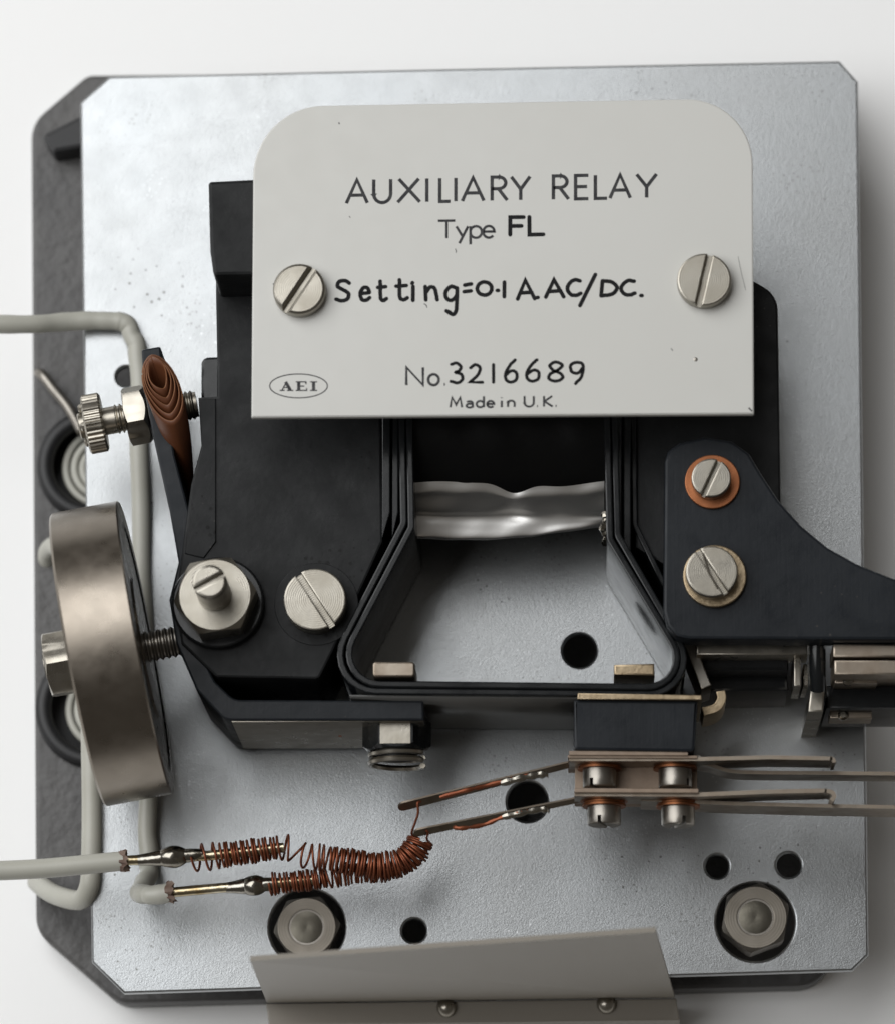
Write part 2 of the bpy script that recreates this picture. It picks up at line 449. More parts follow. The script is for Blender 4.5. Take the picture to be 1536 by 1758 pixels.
# raised side lamination seam (thin plate on the left part of the pole front)
obj('side_plate', mb1(prism(P2([(341, 684), (371, 684), (371, 930), (350, 958), (318, 950), (330, 835), (348, 768)], ZP + 0.35), ZP - 0.5, ZP + 0.35, 0.15)), 'black', pole)
lobe = obj('upper_block', mb1(prism(P2(fillet([(358, 311, 6), (520, 303, 4), (520, 470), (367, 473, 8), (361, 430)]), ZN - 1.3), 0.05, ZN - 1.3, 0.6)), 'black', em)
obj('upper_block', mb1(prism(P2(fillet([(1120, 300, 6), (1270, 300, 6), (1270, 470, 6), (1120, 470, 6)]), ZN - 1.3), 0.05, ZN - 1.3, 0.6)), 'black', em)
obj('boss', mb1(prism(P2(fillet([(346, 613, 12), (392, 611), (392, 700), (346, 700)]), 26), 0.05, 26, 0.5)), 'blackgloss', em)
# right pole: back plate with rounded corner
obj('pole_piece', mb1(prism(P2(fillet([(1090, 478), (1285, 478, 50), (1334, 505, 60), (1342, 1000), (1190, 1000), (1090, 940)]), 30), 0.05, 30, 0.4)), 'black', em)
# bobbin cheeks beside the coil (layered edges)
for k, (xa, xb, zz) in enumerate(((656, 670, 34.6), (673, 684, 33.8))):
    obj('cheek', mb1(prism(P2([(xa, 600), (xb, 600), (xb, 880), (xa, 925)], zz), 1, zz, 0.2)), 'blackgloss', em)
for k, (xa, xb, zz, yb) in enumerate(((1056, 1066, 34.6, 925), (1069, 1082, 33.0, 945))):
    obj('cheek', mb1(prism(P2([(xa, 600), (xb, 600), (xb, yb + 12), (xa, yb)], zz), 1, zz, 0.2)), 'blackgloss', em)
# laminated strap frame: two straps
ins = [(701, 640), (706, 905, 20), (566, 1173, 52), (1199, 1180, 50), (1046, 925, 20), (1039, 640)]
ous = [(688, 640), (693, 898, 20), (545, 1185, 62), (1217, 1192, 60), (1059, 918, 20), (1052, 640)]
for pth, zz in ((ins, ZS), (ous, ZS - 0.5)):
    obj('strap', mb1(ribbon([P2([p], zz)[0] for p in openfillet(pth)], 0.55, 1.0, zz, 0.25)), 'blackgloss', em)
fa, fb = P(600, 1186.0, ZS - 0.5), P(1165, 1191.9, ZS - 0.5)
obj('bare_or_sheen_face', mb1(prism([(fa.x, fa.y - 0.5), (fb.x, fb.y - 0.5), (fb.x, fb.y - 0.72), (fa.x, fa.y - 0.72)], 1.2, ZS - 1.6)), 'grey_sheen', em)  # added grey slab: painted reflection of the plate in the gloss black strap
# right guard line outside strap
obj('strap', mb1(ribbon([P2([p], 31)[0] for p in openfillet([(1086, 700), (1089, 900, 20), (1140, 1005)])], 0.45, 1, 31, 0.2)), 'blackgloss', em)
# coil: black taped cylinder along X and a crumpled foil wrap
yl = P(870, 888, 17).y; R = 15.0; zc = 20.0; yc = yl + 0.98 * R
xa, xb = P(700, 800, 25).x, P(1042, 800, 25).x
def crump(x, a, s):
    return s * (0.5 * math.sin(x * 0.21 + 2.2 * a) + 0.35 * math.sin(x * 0.47 - 3.1 * a + 1.0) + 0.25 * math.sin(x * 0.9 + 5 * a))
nx, na = 90, 72
V, F = [], []
for i in range(nx + 1):
    x = xa + (xb - xa) * i / nx
    for k in range(na):
        a = 2 * math.pi * k / na
        r = R - 0.35 + crump(x, a * 1.0, 0.15) + 0.25 * math.sin(3 * a)
        V.append((x, yc - r * math.cos(a), zc + r * math.sin(a)))
for i in range(nx):
    for k in range(na):
        j = (k + 1) % na; F.append((i * na + k, i * na + j, (i + 1) * na + j, (i + 1) * na + k))
F.append(tuple(range(na))); F.append(tuple(nx * na + k for k in range(na)))
coil = obj('coil', mb1((V, F)), 'blackdull', em, smooth=80)
V, F = [], []; nk = 44
for i in range(nx + 1):
    t = i / nx; x = xa + 1.0 + (xb - xa - 1.6) * t
    wv = 0.5 * math.sin(t * 6.4 + 0.2) + 0.3 * math.sin(t * 13 + 1)
    nip = math.exp(-((t - 0.53) / 0.09) ** 2)
    low = 1.9 + 0.5 * math.sin(t * 4.2 + 0.3) - 1.1 * max(0, t - 0.62) / 0.38
    ang = lambda d: (-(R + 0.5) * math.cos(math.radians(d)), (R + 0.5) * math.sin(math.radians(d)))
    prof = [ang(40 + 3 * wv - 9 * nip), ang(34 + 3 * wv - 5 * nip), ang(28 + 4 * wv), (-(R + 0.2 + 0.2 * wv - 0.5 * nip), 5.0 + 0.9 * wv), (-(R + 0.9 - 0.4 * nip), 3.7 + 0.6 * wv - 0.5 * nip), (-(R + 1.5 + 0.4 * low), 3.1 + 0.7 * wv), (-(R + 1.8 + low), 2.6 + 0.4 * wv), (-(R + 2.1 + low), 1.9)]
    prof[0] = (prof[0][0] * 0.965, prof[0][1] * 0.965)
    cur = spline(prof, 6)
    for k in range(nk + 1):
        u = k / nk * (len(cur) - 1); a = int(min(u, len(cur) - 2)); c2 = cur[a] * (1 - (u - a)) + cur[a + 1] * (u - a)
        V.append((x, yc + c2[0] + crump(x, u * 0.05, 0.12), zc + c2[1] + crump(x + 3, u * 0.04, 0.18)))
m_ = nk + 1
for i in range(nx):
    for k in range(nk): F.append((i * m_ + k, i * m_ + k + 1, (i + 1) * m_ + k + 1, (i + 1) * m_ + k))
obj('foil_wrap', mb1((V, F)), 'foil', coil, smooth=80)
# crumpled foil scrap at the right cheek
pts = [P(1036, 880, 32), P(1040, 895, 31), P(1034, 908, 30), P(1042, 922, 29), P(1038, 932, 27)]
obj('foil_tail', mb1(tube(spline([tuple(p) for p in pts], 4), [0.45 + 0.3 * abs(math.sin(i * 1.7)) for i in range(17)], 7)), 'solder', coil, smooth=0)
# brass lugs
obj('lug', mb1(pbox(640, 1136, 712, 1162, 26, 37.5, 0.3, 6)), 'nsilver', em)
obj('lug', mb1(prism(P2([(1053, 1141), (1122, 1139), (1123, 1160), (1053, 1158)], 37), 26, 37, 0.3)), 'brass', em)
# big slotted screw on left pole
q = P(541, 1029, ZP + 4.5)
obj('seat_ring', mb1(prism(circle(q.x, q.y, 6.9, 40), ZP - 0.5, ZP + 0.12, 0.1)), 'black', pole)
sc = obj('pole_screw', place(slotted(5.1, 4.5, math.radians(-57), 1.0), Matrix.Translation((q.x, q.y, ZP))), 'steel', em)
# stud with nut and washer
q = P(369, 1021, ZP + 9)
wq = P(372, 1036, ZP + 2)
obj('washer', mb1(prism(circle(q.x, q.y, 7.6, 48), ZP - 0.02, ZP + 2.0, 0.4)), 'blackgloss', em)
nut = obj('nut', mb1(hexnut(5.95, 7.0, 0.15), Matrix.Translation((q.x, q.y, ZP + 2.0))), 'steel', em)
st = slotted(2.75, 12.0, math.radians(28), 0.6, 1.2, 0, 0.45, 32)
obj('stud', place(st, Matrix.Translation((q.x, q.y, ZP + 9.0 - 0.05))), 'steel', em)

# ================================================================== NAMEPLATE
npx = [(436, 300, 112), (436, 182, 0), (440, 180)]
no = fillet([(436, 183, 122), (1291, 168, 112), (1293, 711, 2), (432, 717, 2)], 14)
q = P(864, 450, ZN)
nm = thing('nameplate', 'cream enamelled nameplate with black lettering and rounded top corners', 'nameplate', (q.x, q.y, ZN - 1.2))
obj('panel', mb1(prism(P2(no, ZN), ZN - 1.2, ZN, 0.25)), 'name', nm)
for (x, y, r, a) in ((514, 496, 4.3, math.radians(57)), (1208, 480, 4.4, math.radians(77))):
    q = P(x, y, ZN + 2.2)
    obj('screw', place(slotted(r, 2.3, a, 0.85, 1.2, 0.35 if x < 800 else 0.1, 0.5 if x < 800 else 0.3), Matrix.Translation((q.x, q.y, ZN - 0.02))), 'steel', nm)
# stroke lettering ---------------------------------------------------
def arc(cx, cy, rx, ry, a0, a1, n=14): return [(cx + rx * math.cos(math.radians(a0 + (a1 - a0) * i / n)), cy + ry * math.sin(math.radians(a0 + (a1 - a0) * i / n))) for i in range(n + 1)]
G = {
 'A': [[(0, 0), (.5, 1), (1, 0)], [(.2, .34), (.8, .34)]],
 'U': [[(0, 1), (0, .38)] + arc(.5, .38, .5, .38, 180, 360) + [(1, 1)]],
 'X': [[(0, 0), (.95, 1)], [(.05, 1), (1, 0)]],
 'I': [[(.5, 0), (.5, 1)]],
 'L': [[(0, 1), (0, 0), (1, 0)]],
 'R': [[(0, 0), (0, 1), (.45, 1)] + arc(.45, .75, .45, .25, 90, -90) + [(0, .5)], [(.42, .5), (1, 0)]],
 'Y': [[(0, 1), (.5, .46), (1, 1)], [(.5, .46), (.5, 0)]],
 'E': [[(1, 1), (0, 1), (0, 0), (1, 0)], [(0, .52), (.9, .52)]],
 'T': [[(0, 1), (1, 1)], [(.5, 1), (.5, 0)]],
 'F': [[(0, 0), (0, 1), (1, 1)], [(0, .5), (.85, .5)]],
 'N': [[(0, 0), (0, 1), (1, 0), (1, 1)]],
 'M': [[(0, 0), (.15, 1), (.5, .25), (.85, 1), (1, 0)]],
 'K': [[(0, 0), (0, 1)], [(.95, 1), (.05, .5), (1, 0)]],
 'y': [[(0, 1), (.55, .38)], [(1, 1), (.25, 0)]],
 'p': [[(0, -.55), (0, 1)], arc(.48, .5, .5, .5, 170, -170, 20)],
 'e': [[(.03, .52), (1, .52)] + arc(.5, .5, .5, .5, 5, 320, 20)],
 'o': [arc(.5, .5, .5, .5, 0, 360, 24)],
 'a': [arc(.45, .72, .42, .28, 150, 0, 8) + [(.9, 0)], [(.9, .6)] + arc(.45, .3, .43, .3, 80, 330, 14)],
 'd': [[(1, 0), (1, 1.75)], arc(.5, .5, .5, .5, 10, 350, 20)],
 'i': [[(.5, 0), (.5, 1)], [(.5, 1.4), (.5, 1.5)]],
 'n': [[(0, 0), (0, 1)], [(0, .6)] + arc(.5, .6, .5, .4, 180, 0, 10) + [(1, 0)]],
 '.': [[(.3, .03), (.7, .03)]],
 # handwritten forms
 'S_': [spline([(.95, .88), (.6, 1), (.2, .93), (.12, .7), (.5, .55), (.9, .35), (.8, .08), (.4, 0), (0, .08)], 5)],
 'e_': [spline([(.05, .5), (.5, .55), (.95, .62), (.75, .95), (.35, .95), (.05, .55), (.2, .08), (.6, .02), (1, .2)], 5)],
 't_': [spline([(.3, 1), (.3, .5), (.35, .1), (.65, 0), (1, .1)], 5), [(0, .68), (.9, .72)]],
 'i_': [[(.5, .85), (.45, 0)], [(.3, 1.03), (.4, 1.08)]],
 'n_': [[(0, 1), (.05, 0)], spline([(.05, .55), (.4, .95), (.75, .9), (.9, .5), (1, 0)], 5)],
 'g_': [spline([(.9, .95), (.45, 1), (.08, .8), (.15, .58), (.5, .5), (.88, .66), (.93, .9)], 5), spline([(.93, .95), (.92, .5), (.85, .12), (.6, 0), (.15, .12)], 5), [(.15, .12), (.42, .06)]],
 '=_': [[(.1, .85), (1, 1)], [(0, .1), (.95, .2)]],
 '0_': [arc(.5, .5, .5, .5, 90, 450, 24)],
 'A_': [[(0, 0), (.45, 1), (1, .02)], [(.2, .33), (.82, .36)]],
 'C_': [spline([(.95, .95), (.5, 1), (.12, .7), (.02, .35), (.3, .03), (.7, 0), (1, .12)], 5)],
 '/_': [[(0, 0), (1, 1)]],
 'D_': [[(.08, 1), (0, 0)], spline([(.08, 1), (.65, .93), (1, .55), (.7, .12), (0, 0)], 6)],
 '1_': [[(.5, 1), (.5, 0)]],
 '3_': [spline([(.05, .93), (.5, 1), (.85, .82), (.7, .6), (.4, .53), (.85, .45), (1, .2), (.6, 0), (0, .08)], 5)],
 '2_': [spline([(.05, .82), (.4, 1), (.8, .85), (.7, .5), (.3, .2), (0, .02)], 5) + [(1, .02)]],
 '6_': [spline([(.8, 1), (.4, .75), (.1, .4), (.15, .1), (.5, 0), (.9, .12), (.92, .42), (.55, .52), (.15, .35)], 5)],
 '8_': [spline([(.9, .9), (.5, 1), (.12, .82), (.35, .58), (.8, .42), (1, .18), (.55, 0), (.08, .12), (.15, .38), (.6, .55), (.95, .78), (.9, .9)], 5)],
 '9_': [spline([(.9, .75), (.6, .5), (.15, .55), (.05, .85), (.4, 1), (.85, .95), (.95, .72), (.8, .3), (.4, 0)], 5)],
}
_lz = [0]
def stroke(mb, pts, half, round_ends):
    """pts in photo pixels on the nameplate front"""
    q = [P(p[0], p[1], ZN) for p in pts]
    z = ZN + 0.012 + 0.0006 * (_lz[0] % 40); _lz[0] += 1
    n = len(q); L, Rr = [], []
    for i in range(n):
        d1 = (q[i] - q[i - 1]) if i else (q[1] - q[0]); d2 = (q[i + 1] - q[i]) if i < n - 1 else d1
        d1 = d1.normalized(); d2 = d2.normalized()
        n1, n2 = Vector((-d1.y, d1.x, 0)), Vector((-d2.y, d2.x, 0)); s = n1 + n2
        if s.length < 0.2: s = n1
        s.normalize(); k = half / max(0.5, s.dot(n1))
        L.append(q[i] + s * k); Rr.append(q[i] - s * k)
    V = [(p.x, p.y, z) for p in L] + [(p.x, p.y, z) for p in Rr]
    F = [(i, n + i, n + i + 1, i + 1) for i in range(n - 1)]
    mb.add((V, F))
    if round_ends:
        for e in (q[0], q[-1]):
            z2 = ZN + 0.012 + 0.0006 * (_lz[0] % 40); _lz[0] += 1
            mb.add(([(x, y, z2) for x, y in circle(e.x, e.y, half, 10)], [tuple(range(10))]))
def line(name, chars, half, material, rnd, slope, x0):
    mb = MB()
    for (ch, xa, xb, yt, yb) in chars:
        for s in G[ch]:
            pts = []
            for p in s:
                x = xa + (xb - xa) * p[0]; y = yb - (yb - yt) * p[1]
                jx, jy = (random.uniform(-.25, .25), random.uniform(-.25, .25)) if rnd else (0, 0)
                pts.append((x + jx, y + slope * (x - x0) + jy))
            stroke(mb, pts, half, rnd)
    return obj(name, mb, material, nm, smooth=0)
# heading, x ranges and rows read off the photograph
H = [('A', 595, 631), ('U', 642, 671), ('X', 683, 721), ('I', 728, 738), ('L', 755, 773), ('I', 777, 787), ('A', 793, 830), ('R', 844, 870), ('Y', 877, 909),
     ('R', 949, 975), ('E', 987, 1009), ('L', 1021, 1041), ('A', 1046, 1081), ('Y', 1092, 1126)]
line('lettering', [(c, a, b_, 309, 349) for c, a, b_ in H], 0.28, 'print', False, -0.0195, 595)
line('lettering', [('T', 752, 781, 379, 409), ('y', 783, 803, 389, 418), ('p', 807, 827, 389, 409), ('e', 829, 848, 389, 409)], 0.21, 'print', False, -0.012, 750)
line('lettering', [('F', 875, 898, 373, 403), ('L', 908, 932, 373, 403)], 0.33, 'ink', True, -0.01, 875)
zx, zy = (lambda X: 430 + X / 1.7655), (lambda Y: 160 + Y / 1.7655)
S = [('S_', 260, 302, 568, 629), ('e_', 332, 362, 588, 628), ('t_', 386, 413, 570, 628), ('t_', 442, 476, 566, 626), ('i_', 486, 500, 578, 628), ('n_', 530, 566, 586, 626),
     ('g_', 588, 628, 586, 670), ('=_', 646, 668, 578, 604), ('0_', 686, 730, 572, 612), ('.', 744, 752, 585, 598), ('1_', 763, 773, 573, 617), ('A_', 808, 860, 567, 624),
     ('.', 864, 872, 600, 620), ('A_', 893, 948, 565, 618), ('C_', 958, 999, 566, 612), ('/_', 997, 1043, 550, 644), ('D_', 1061, 1109, 569, 614), ('C_', 1121, 1163, 568, 611), ('.', 1179, 1187, 600, 614)]
line('lettering', [(c, zx(a), zx(b_), zy(t), zy(u)) for c, a, b_, t, u in S], 0.32, 'ink', True, 0, 0)
zy2 = lambda Y: 540 + Y / 1.7655
line('lettering', [('N', zx(473), zx(523), zy2(160), zy2(214)), ('o', zx(539), zx(571), zy2(181), zy2(214)), ('.', zx(583), zx(593), zy2(200), zy2(212))], 0.22, 'print', False, 0, 0)
D = [('3_', 606, 642, 147, 207), ('2_', 664, 702, 152, 206), ('1_', 729, 741, 152, 205), ('6_', 768, 808, 138, 205), ('6_', 832, 875, 137, 202), ('8_', 900, 945, 144, 202), ('9_', 966, 1009, 145, 209)]
line('lettering', [(c, zx(a), zx(b_), zy2(t), zy2(u)) for c, a, b_, t, u in D], 0.26, 'ink', True, 0, 0)
MU = [('M', 605, 640, 251, 281), ('a', 653, 675, 263, 282), ('d', 684, 706, 262, 281), ('e', 716, 737, 262, 281), ('i', 756, 764, 261, 281), ('n', 779, 799, 261, 280),
      ('U', 829, 857, 247, 279), ('.', 864, 872, 265, 278), ('K', 888, 914, 247, 279), ('.', 920, 929, 265, 277)]
line('lettering', [(c, zx(a), zx(b_), zy2(t), zy2(u)) for c, a, b_, t, u in MU], 0.17, 'print', False, 0, 0)
# oval emblem with slab-serif letters
mb = MB()
stroke(mb, [(513 + 49.5 * math.cos(a), 662.5 + 20.5 * math.sin(a)) for a in np.linspace(0, 2 * math.pi, 60)], 0.09, False)
y0, y1 = zy2(230), zy2(204)
def EL(p, hw): stroke(mb, p, hw, False)
a0, a1 = zx(91), zx(129)
EL([(a0 + 3, y0), ((a0 + a1) / 2, y1)], 0.10); EL([((a0 + a1) / 2 - 1.5, y1), (a1 - 4, y0)], 0.26); EL([(a0 + 6, y0 - 5), (a1 - 7, y0 - 5)], 0.09)
EL([(a0 - 1, y0), (a0 + 8, y0)], 0.1); EL([(a1 - 10, y0), (a1 + 1, y0)], 0.1)
e0, e1 = zx(140), zx(171)
EL([(e0 + 4, y0), (e0 + 4, y1)], 0.26); EL([(e0 - 1, y0), (e1, y0), (e1, y0 - 4)], 0.1); EL([(e0 - 1, y1), (e1 - 1, y1), (e1 - 1, y1 + 4)], 0.1); EL([(e0 + 4, (y0 + y1) / 2), (e1 - 4, (y0 + y1) / 2)], 0.1)
i0 = zx(192)
EL([(i0, y0), (i0, y1)], 0.26); EL([(i0 - 6, y0), (i0 + 6, y0)], 0.1); EL([(i0 - 6, y1), (i0 + 6, y1)], 0.1)
obj('emblem', mb, 'print', nm, smooth=0)

mb = MB()
for pts, hw in (([(728, 521), (732, 524), (733, 528)], 0.07), ([(781, 427), (783, 431), (782, 434)], 0.06), ([(469, 487), (474, 490), (471, 497)], 0.10), ([(1266, 440), (1272, 470), (1279, 498)], 0.03),
                ([(1151, 598), (1154, 602)], 0.06), ([(582, 210), (583, 213)], 0.09), ([(1284, 700), (1290, 706)], 0.12), ([(600, 371), (602, 374)], 0.05)):
    mb = MB(); stroke(mb, pts, hw, False)
    obj('scuff', mb, 'print', nm, smooth=0)
q = P(1193, 617, ZN)
obj('chip', mb1(lathe([(0.36, 0.0), (0.30, 0.03), (0.05, 0.035)], 14), Matrix.Translation((q.x, q.y, ZN + 0.001))), 'steel_dark', nm)

# ================================================================== ARMATURE LEVER
q = P(340, 1200, 0)
lv = thing('armature_lever', 'bent blue-black steel lever around the left pole piece', 'lever', (q.x, q.y, 0))
lev = [(243, 600, 4), (248, 668), (262, 745), (292, 880), (307, 965), (291, 1030), (303, 1105), (338, 1185, 30), (386, 1237, 30), (728, 1237, 3), (727, 1203, 3), (402, 1201, 30), (370, 1170),
       (345, 1120), (335, 1060), (338, 970), (326, 880), (300, 780), (288, 690), (276, 594, 4)]
bar = obj('bar', mb1(prism(P2(fillet(lev), ZL), 3.0, ZL, 0.35)), 'blue_black', lv)
fy = P(500, 1237, ZL).y
obj('bare_or_sheen_face', mb1(box(P(398, 1237, ZL).x, P(727, 1237, ZL).x, fy - 0.12, fy + 0.3, 3.2, ZL - 0.6, 0.05)), 'steel_plain', bar)
# bolt and spring washers through the lower end, axis towards -Y
n0 = P(681, 1240, 26)
T = frame((n0.x, n0.y + 0.4, 25.5), (0, -1, 0))
nb = obj('nut', mb1(hexnut(4.9, 5.2, 0.0, both=True), T), 'blackgloss', lv)
obj('worn_facet', mb1(box(n0.x - 2.55, n0.x + 2.45, n0.y - 4.2, n0.y - 0.4, 30.2, 30.46, 0.03)), 'steel_plain', nb)
mb = MB()
for k in range(2):
    hp = [(4.3 * math.cos(a), 4.3 * math.sin(a), 5.4 + k * 1.3 + 0.9 * a / (2 * math.pi)) for a in np.linspace(0.3, 2 * math.pi + 0.1, 40)]
    mb.add(tube(hp, 0.5, 6), T)
obj('spring_washer', mb, 'steel_plain', lv)
obj('bolt', mb1(thread(3.6, 6.6, 1.0), T), 'rubber', lv)
r_ = P(583, 1271, 20)
obj('rust_spot', mb1(lathe([(0.42, 0), (0.3, 0.14), (0.02, 0.2)], 10), frame((r_.x, P(583, 1237, ZL).y - 0.02, 17), (0, -1, 0))), 'rust', bar)

# ================================================================== COUNTERWEIGHT DISC
AX = Vector((0.983, 0.184, 0.0)).normalized()
dc = P(193, 1122, 29.5)
cw = thing('counterweight', 'thick bronze-toned round counterweight disc on a threaded rod', 'counterweight', (dc.x, dc.y, 4.8))
T = frame(dc, AX, (0, 0, 1))
RD, HW = 24.6, 5.7
obj('disc', mb1(lathe([(3, -HW), (RD - 0.4, -HW), (RD, -HW + 0.4), (RD, HW - 0.25), (RD - 0.25, HW), (RD - 3.5, HW), (RD - 3.9, HW - 0.25), (12, HW - 0.25), (11.6, HW + 0.1), (3, HW + 0.1)], 96), T), 'disc', cw, smooth=30)
obj('threaded_rod', mb1(thread(2.6, 28, 1.05), T @ Matrix.Translation((0, 0, -11.3))), 'steel_dark', cw)
obj('nut', mb1(hexnut(5.1, 5.2, math.radians(5), both=True), T @ Matrix.Translation((0, 0, -HW - 5.2))), 'steel_plain', cw)

# ================================================================== ADJUSTING SCREW
ac = P(237, 713, 26)
ad = thing('adjusting_screw', 'small knurled brass-steel adjusting screw through the upper lever', 'screw', (ac.x, ac.y, 20))
T = frame(ac, AX, (0, 0, 1))
v, f = lathe([(4.6, -8.9), (5.0, -8.6), (5.0, -6.0), (4.6, -5.7)], 144)
v = [(p[0] * (1 - 0.04 * (i // 2 % 2)), p[1] * (1 - 0.04 * (i // 2 % 2)), p[2]) for i, p in enumerate(v)]
obj('knurled_head', mb1((v, f), T), 'steel_plain', ad, smooth=0)
mb = MB()
mb.add(lathe([(2.0, -10.0), (2.2, -9.8), (2.2, -8.8)], 24), T)
for a in (0.3, 1.9, 3.5, 5.1): mb.add(lathe([(0.5, -9.6), (0.75, -9.3), (0.75, -8.8)], 10), T @ Matrix.Translation((2.9 * math.cos(a), 2.9 * math.sin(a), 0)))
obj('end_boss', mb, 'steel_plain', ad)
mb = MB(); mb.add(lathe([(2.3, -5.8), (2.3, -3.6)], 28), T); mb.add(thread(2.5, 14.0, 0.8), T @ Matrix.Translation((0, 0, -3.9)))
obj('shank', mb, 'steel_plain', ad)
obj('lock_nut', mb1(hexnut(4.6, 3.8, math.radians(24), both=True), T @ Matrix.Translation((0, 0, -2.0))), 'steel_plain', ad)

# ================================================================== ROLLED PAPER
def roll():
    V, F = [], []; m = 16; n = 56
    A = P(270, 640, 40); B = P(300, 730, 33); Cc = P(324, 845, 14)
    tl = math.radians(19); ca, sa = math.cos(tl), math.sin(tl)
    for L_ in range(5):
        off = len(V); hk_, wk = 2.7 + 0.72 * L_, 1.35 + 0.36 * L_; sh = 0.62 * L_
        for j in range(m + 1):
            t = j / m
            c = A * (1 - t) ** 2 + B * 2 * t * (1 - t) + Cc * t * t
            kx = (1 - t ** 1.7) + 0.03; ky = 1 - 0.6 * t
            for i in range(n + 1):
                a = 2 * math.pi * i / n * 0.985 + math.pi / 2 + 0.25 * L_
                u = math.sin(a)
                x = wk * kx * math.copysign(abs(math.cos(a)) ** 1.25, math.cos(a)) + 0.10 * math.sin(3 * a + L_) * kx
                y = (hk_ * u - sh) * ky - (0.35 * (i / n) if L_ % 2 else 0)
                V.append((c.x + x * ca - y * sa, c.y + x * sa + y * ca, c.z + (0.16 * y - 0.12 * L_ + 0.25 * math.sin(a * 2 + L_)) * (1 - t)))
        k = n + 1
        for j in range(m):
            for i in range(n): F.append((off + j * k + i, off + j * k + i + 1, off + (j + 1) * k + i + 1, off + (j + 1) * k + i))
    return V, F
pr = obj('paper_roll', mb1(roll()), 'paper', smooth=60)
pr.data.materials.append(M['paper_edge'])
sm = pr.modifiers.new('thickness', 'SOLIDIFY'); sm.thickness = 0.00017; sm.use_rim = True; sm.material_offset_rim = 1
tag(pr, 'rolled brown insulating paper wedged between lever and black pole piece', 'paper roll')

# ================================================================== SWING ARM (right)
q = P(1225, 985, 0)
sa_ = thing('swing_arm', 'black curved arm plate held by two slotted screws', 'arm', (q.x, q.y, 0))
arm = [(1140, 792), (1145, 775), (1165, 760), (1210, 750), (1255, 757), (1285, 778), (1305, 812), (1335, 858), (1375, 903), (1420, 940), (1470, 968), (1530, 992), (1620, 1015), (1620, 1099), (1180, 1097), (1160, 1092), (1145, 1075), (1138, 1050)]
obj('arm', mb1(prism(P2(arm, ZA), ZA - 6, ZA, 0.5)), 'blue_black', sa_)
obj('spacer', mb1(prism(P2(fillet([(1160, 800, 20), (1250, 800, 20), (1260, 1040, 20), (1165, 1060, 20)]), 34), 0.05, ZA - 5.9, 0.2)), 'black', sa_)
q = P(1222, 827, ZA + 0.6)
obj('copper_washer', mb1(prism(circle(q.x, q.y, 4.5, 40), ZA - 0.02, ZA + 0.7, 0.15, [circle(q.x, q.y, 2.4, 24)])), 'copper_w', sa_)
q = P(1220, 820, ZA + 3.6)
obj('screw', place(slotted(3.2, 3.0, math.radians(65), 0.7), Matrix.Translation((q.x, q.y, ZA + 0.66))), 'steel', sa_)
q = P(1226, 989, ZA + 1)
obj('washer', mb1(prism(circle(q.x, q.y, 5.15, 40), ZA - 0.02, ZA + 1.1, 0.2, [circle(q.x, q.y, 2.4, 24)])), 'brass', sa_)
q = P(1221, 981, ZA + 4.2)
scr = obj('screw', place(slotted(4.2, 3.2, math.radians(-58), 0.8), Matrix.Translation((q.x, q.y, ZA + 1.06))), 'steel', sa_)
bp = [(1206, 950), (1212, 968), (1217, 985), (1230, 1008), (1232, 1011)]
obj('burr', mb1(tube([tuple(P(x, y, ZA + 4.25)) for x, y in bp], 0.2, 6)), 'steel_plain', scr)

# ================================================================== CONTACT STACK (centre bottom)
q = P(1090, 1300, 0)
cs = thing('contact_stack', 'leaf-spring contact stack under the black block with four screws', 'contact stack', (q.x, q.y, 0))
zf = 36.0
obj('bracket', mb1(prism(P2([(991, 1190), (1203, 1193), (1204, 1202), (990, 1200)], 37), 14, 37, 0.15)), 'brass', cs)
obj('insulator_block', mb1(prism(P2(fillet([(984, 1201, 3), (1197, 1203, 3), (1192, 1291, 8), (984, 1288, 8)]), zf), 14, zf, 0.5)), 'blue_black', cs)
def strip(pts, half, z0, z1, zref=None, bev=0.05):
    return ribbon([P2([p], zref or z1)[0] for p in pts], half, z0, z1, bev)
def slabpx(x0, y0, x1, y1, z0, z1): return prism(P2([(x0, y0), (x1, y0 + 1), (x1, y1 + 1), (x0, y1)], z1), z0, z1, 0.1)
obj('laminate', mb1(slabpx(976, 1289, 1180, 1296, 19, 35.5)), 'brown', cs)
obj('laminate', mb1(slabpx(974, 1296, 1196, 1301, 18, 35)), 'brown', cs)
obj('laminate', mb1(slabpx(986, 1310, 1196, 1353, 20, 27)), 'brown', cs)
obj('laminate', mb1(slabpx(985, 1353, 1198, 1360, 18, 35)), 'brown', cs)
def leaf(name, pts, half, zs, m='nsilver'):
    """leaf of tapering height: zs = (z0,z1) at start and end"""
    n = len(pts); V, F = [], []
    q = [P2([p], zs[0][1] + (zs[1][1] - zs[0][1]) * i / (n - 1))[0] for i, p in enumerate(pts)]
    for i in range(n):
        t = i / (n - 1); z0 = zs[0][0] + (zs[1][0] - zs[0][0]) * t; z1 = zs[0][1] + (zs[1][1] - zs[0][1]) * t
        a, c = Vector(q[max(i - 1, 0)]), Vector(q[min(i + 1, n - 1)]); d = (c - a).normalized(); nn = Vector((-d.y, d.x)) * half
        for s, z in ((1, z1), (-1, z1), (-1, z0), (1, z0)): V.append((q[i][0] + nn.x * s, q[i][1] + nn.y * s, z))
    for i in range(n - 1):
        for k in range(4):
            j = (k + 1) % 4; F.append((4 * i + k, 4 * i + j, 4 * i + 4 + j, 4 * i + 4 + k))
    F.append((0, 1, 2, 3)); F.append(tuple(4 * (n - 1) + k for k in range(4)))
    return obj(name, mb1((V, F)), m, cs, smooth=30)
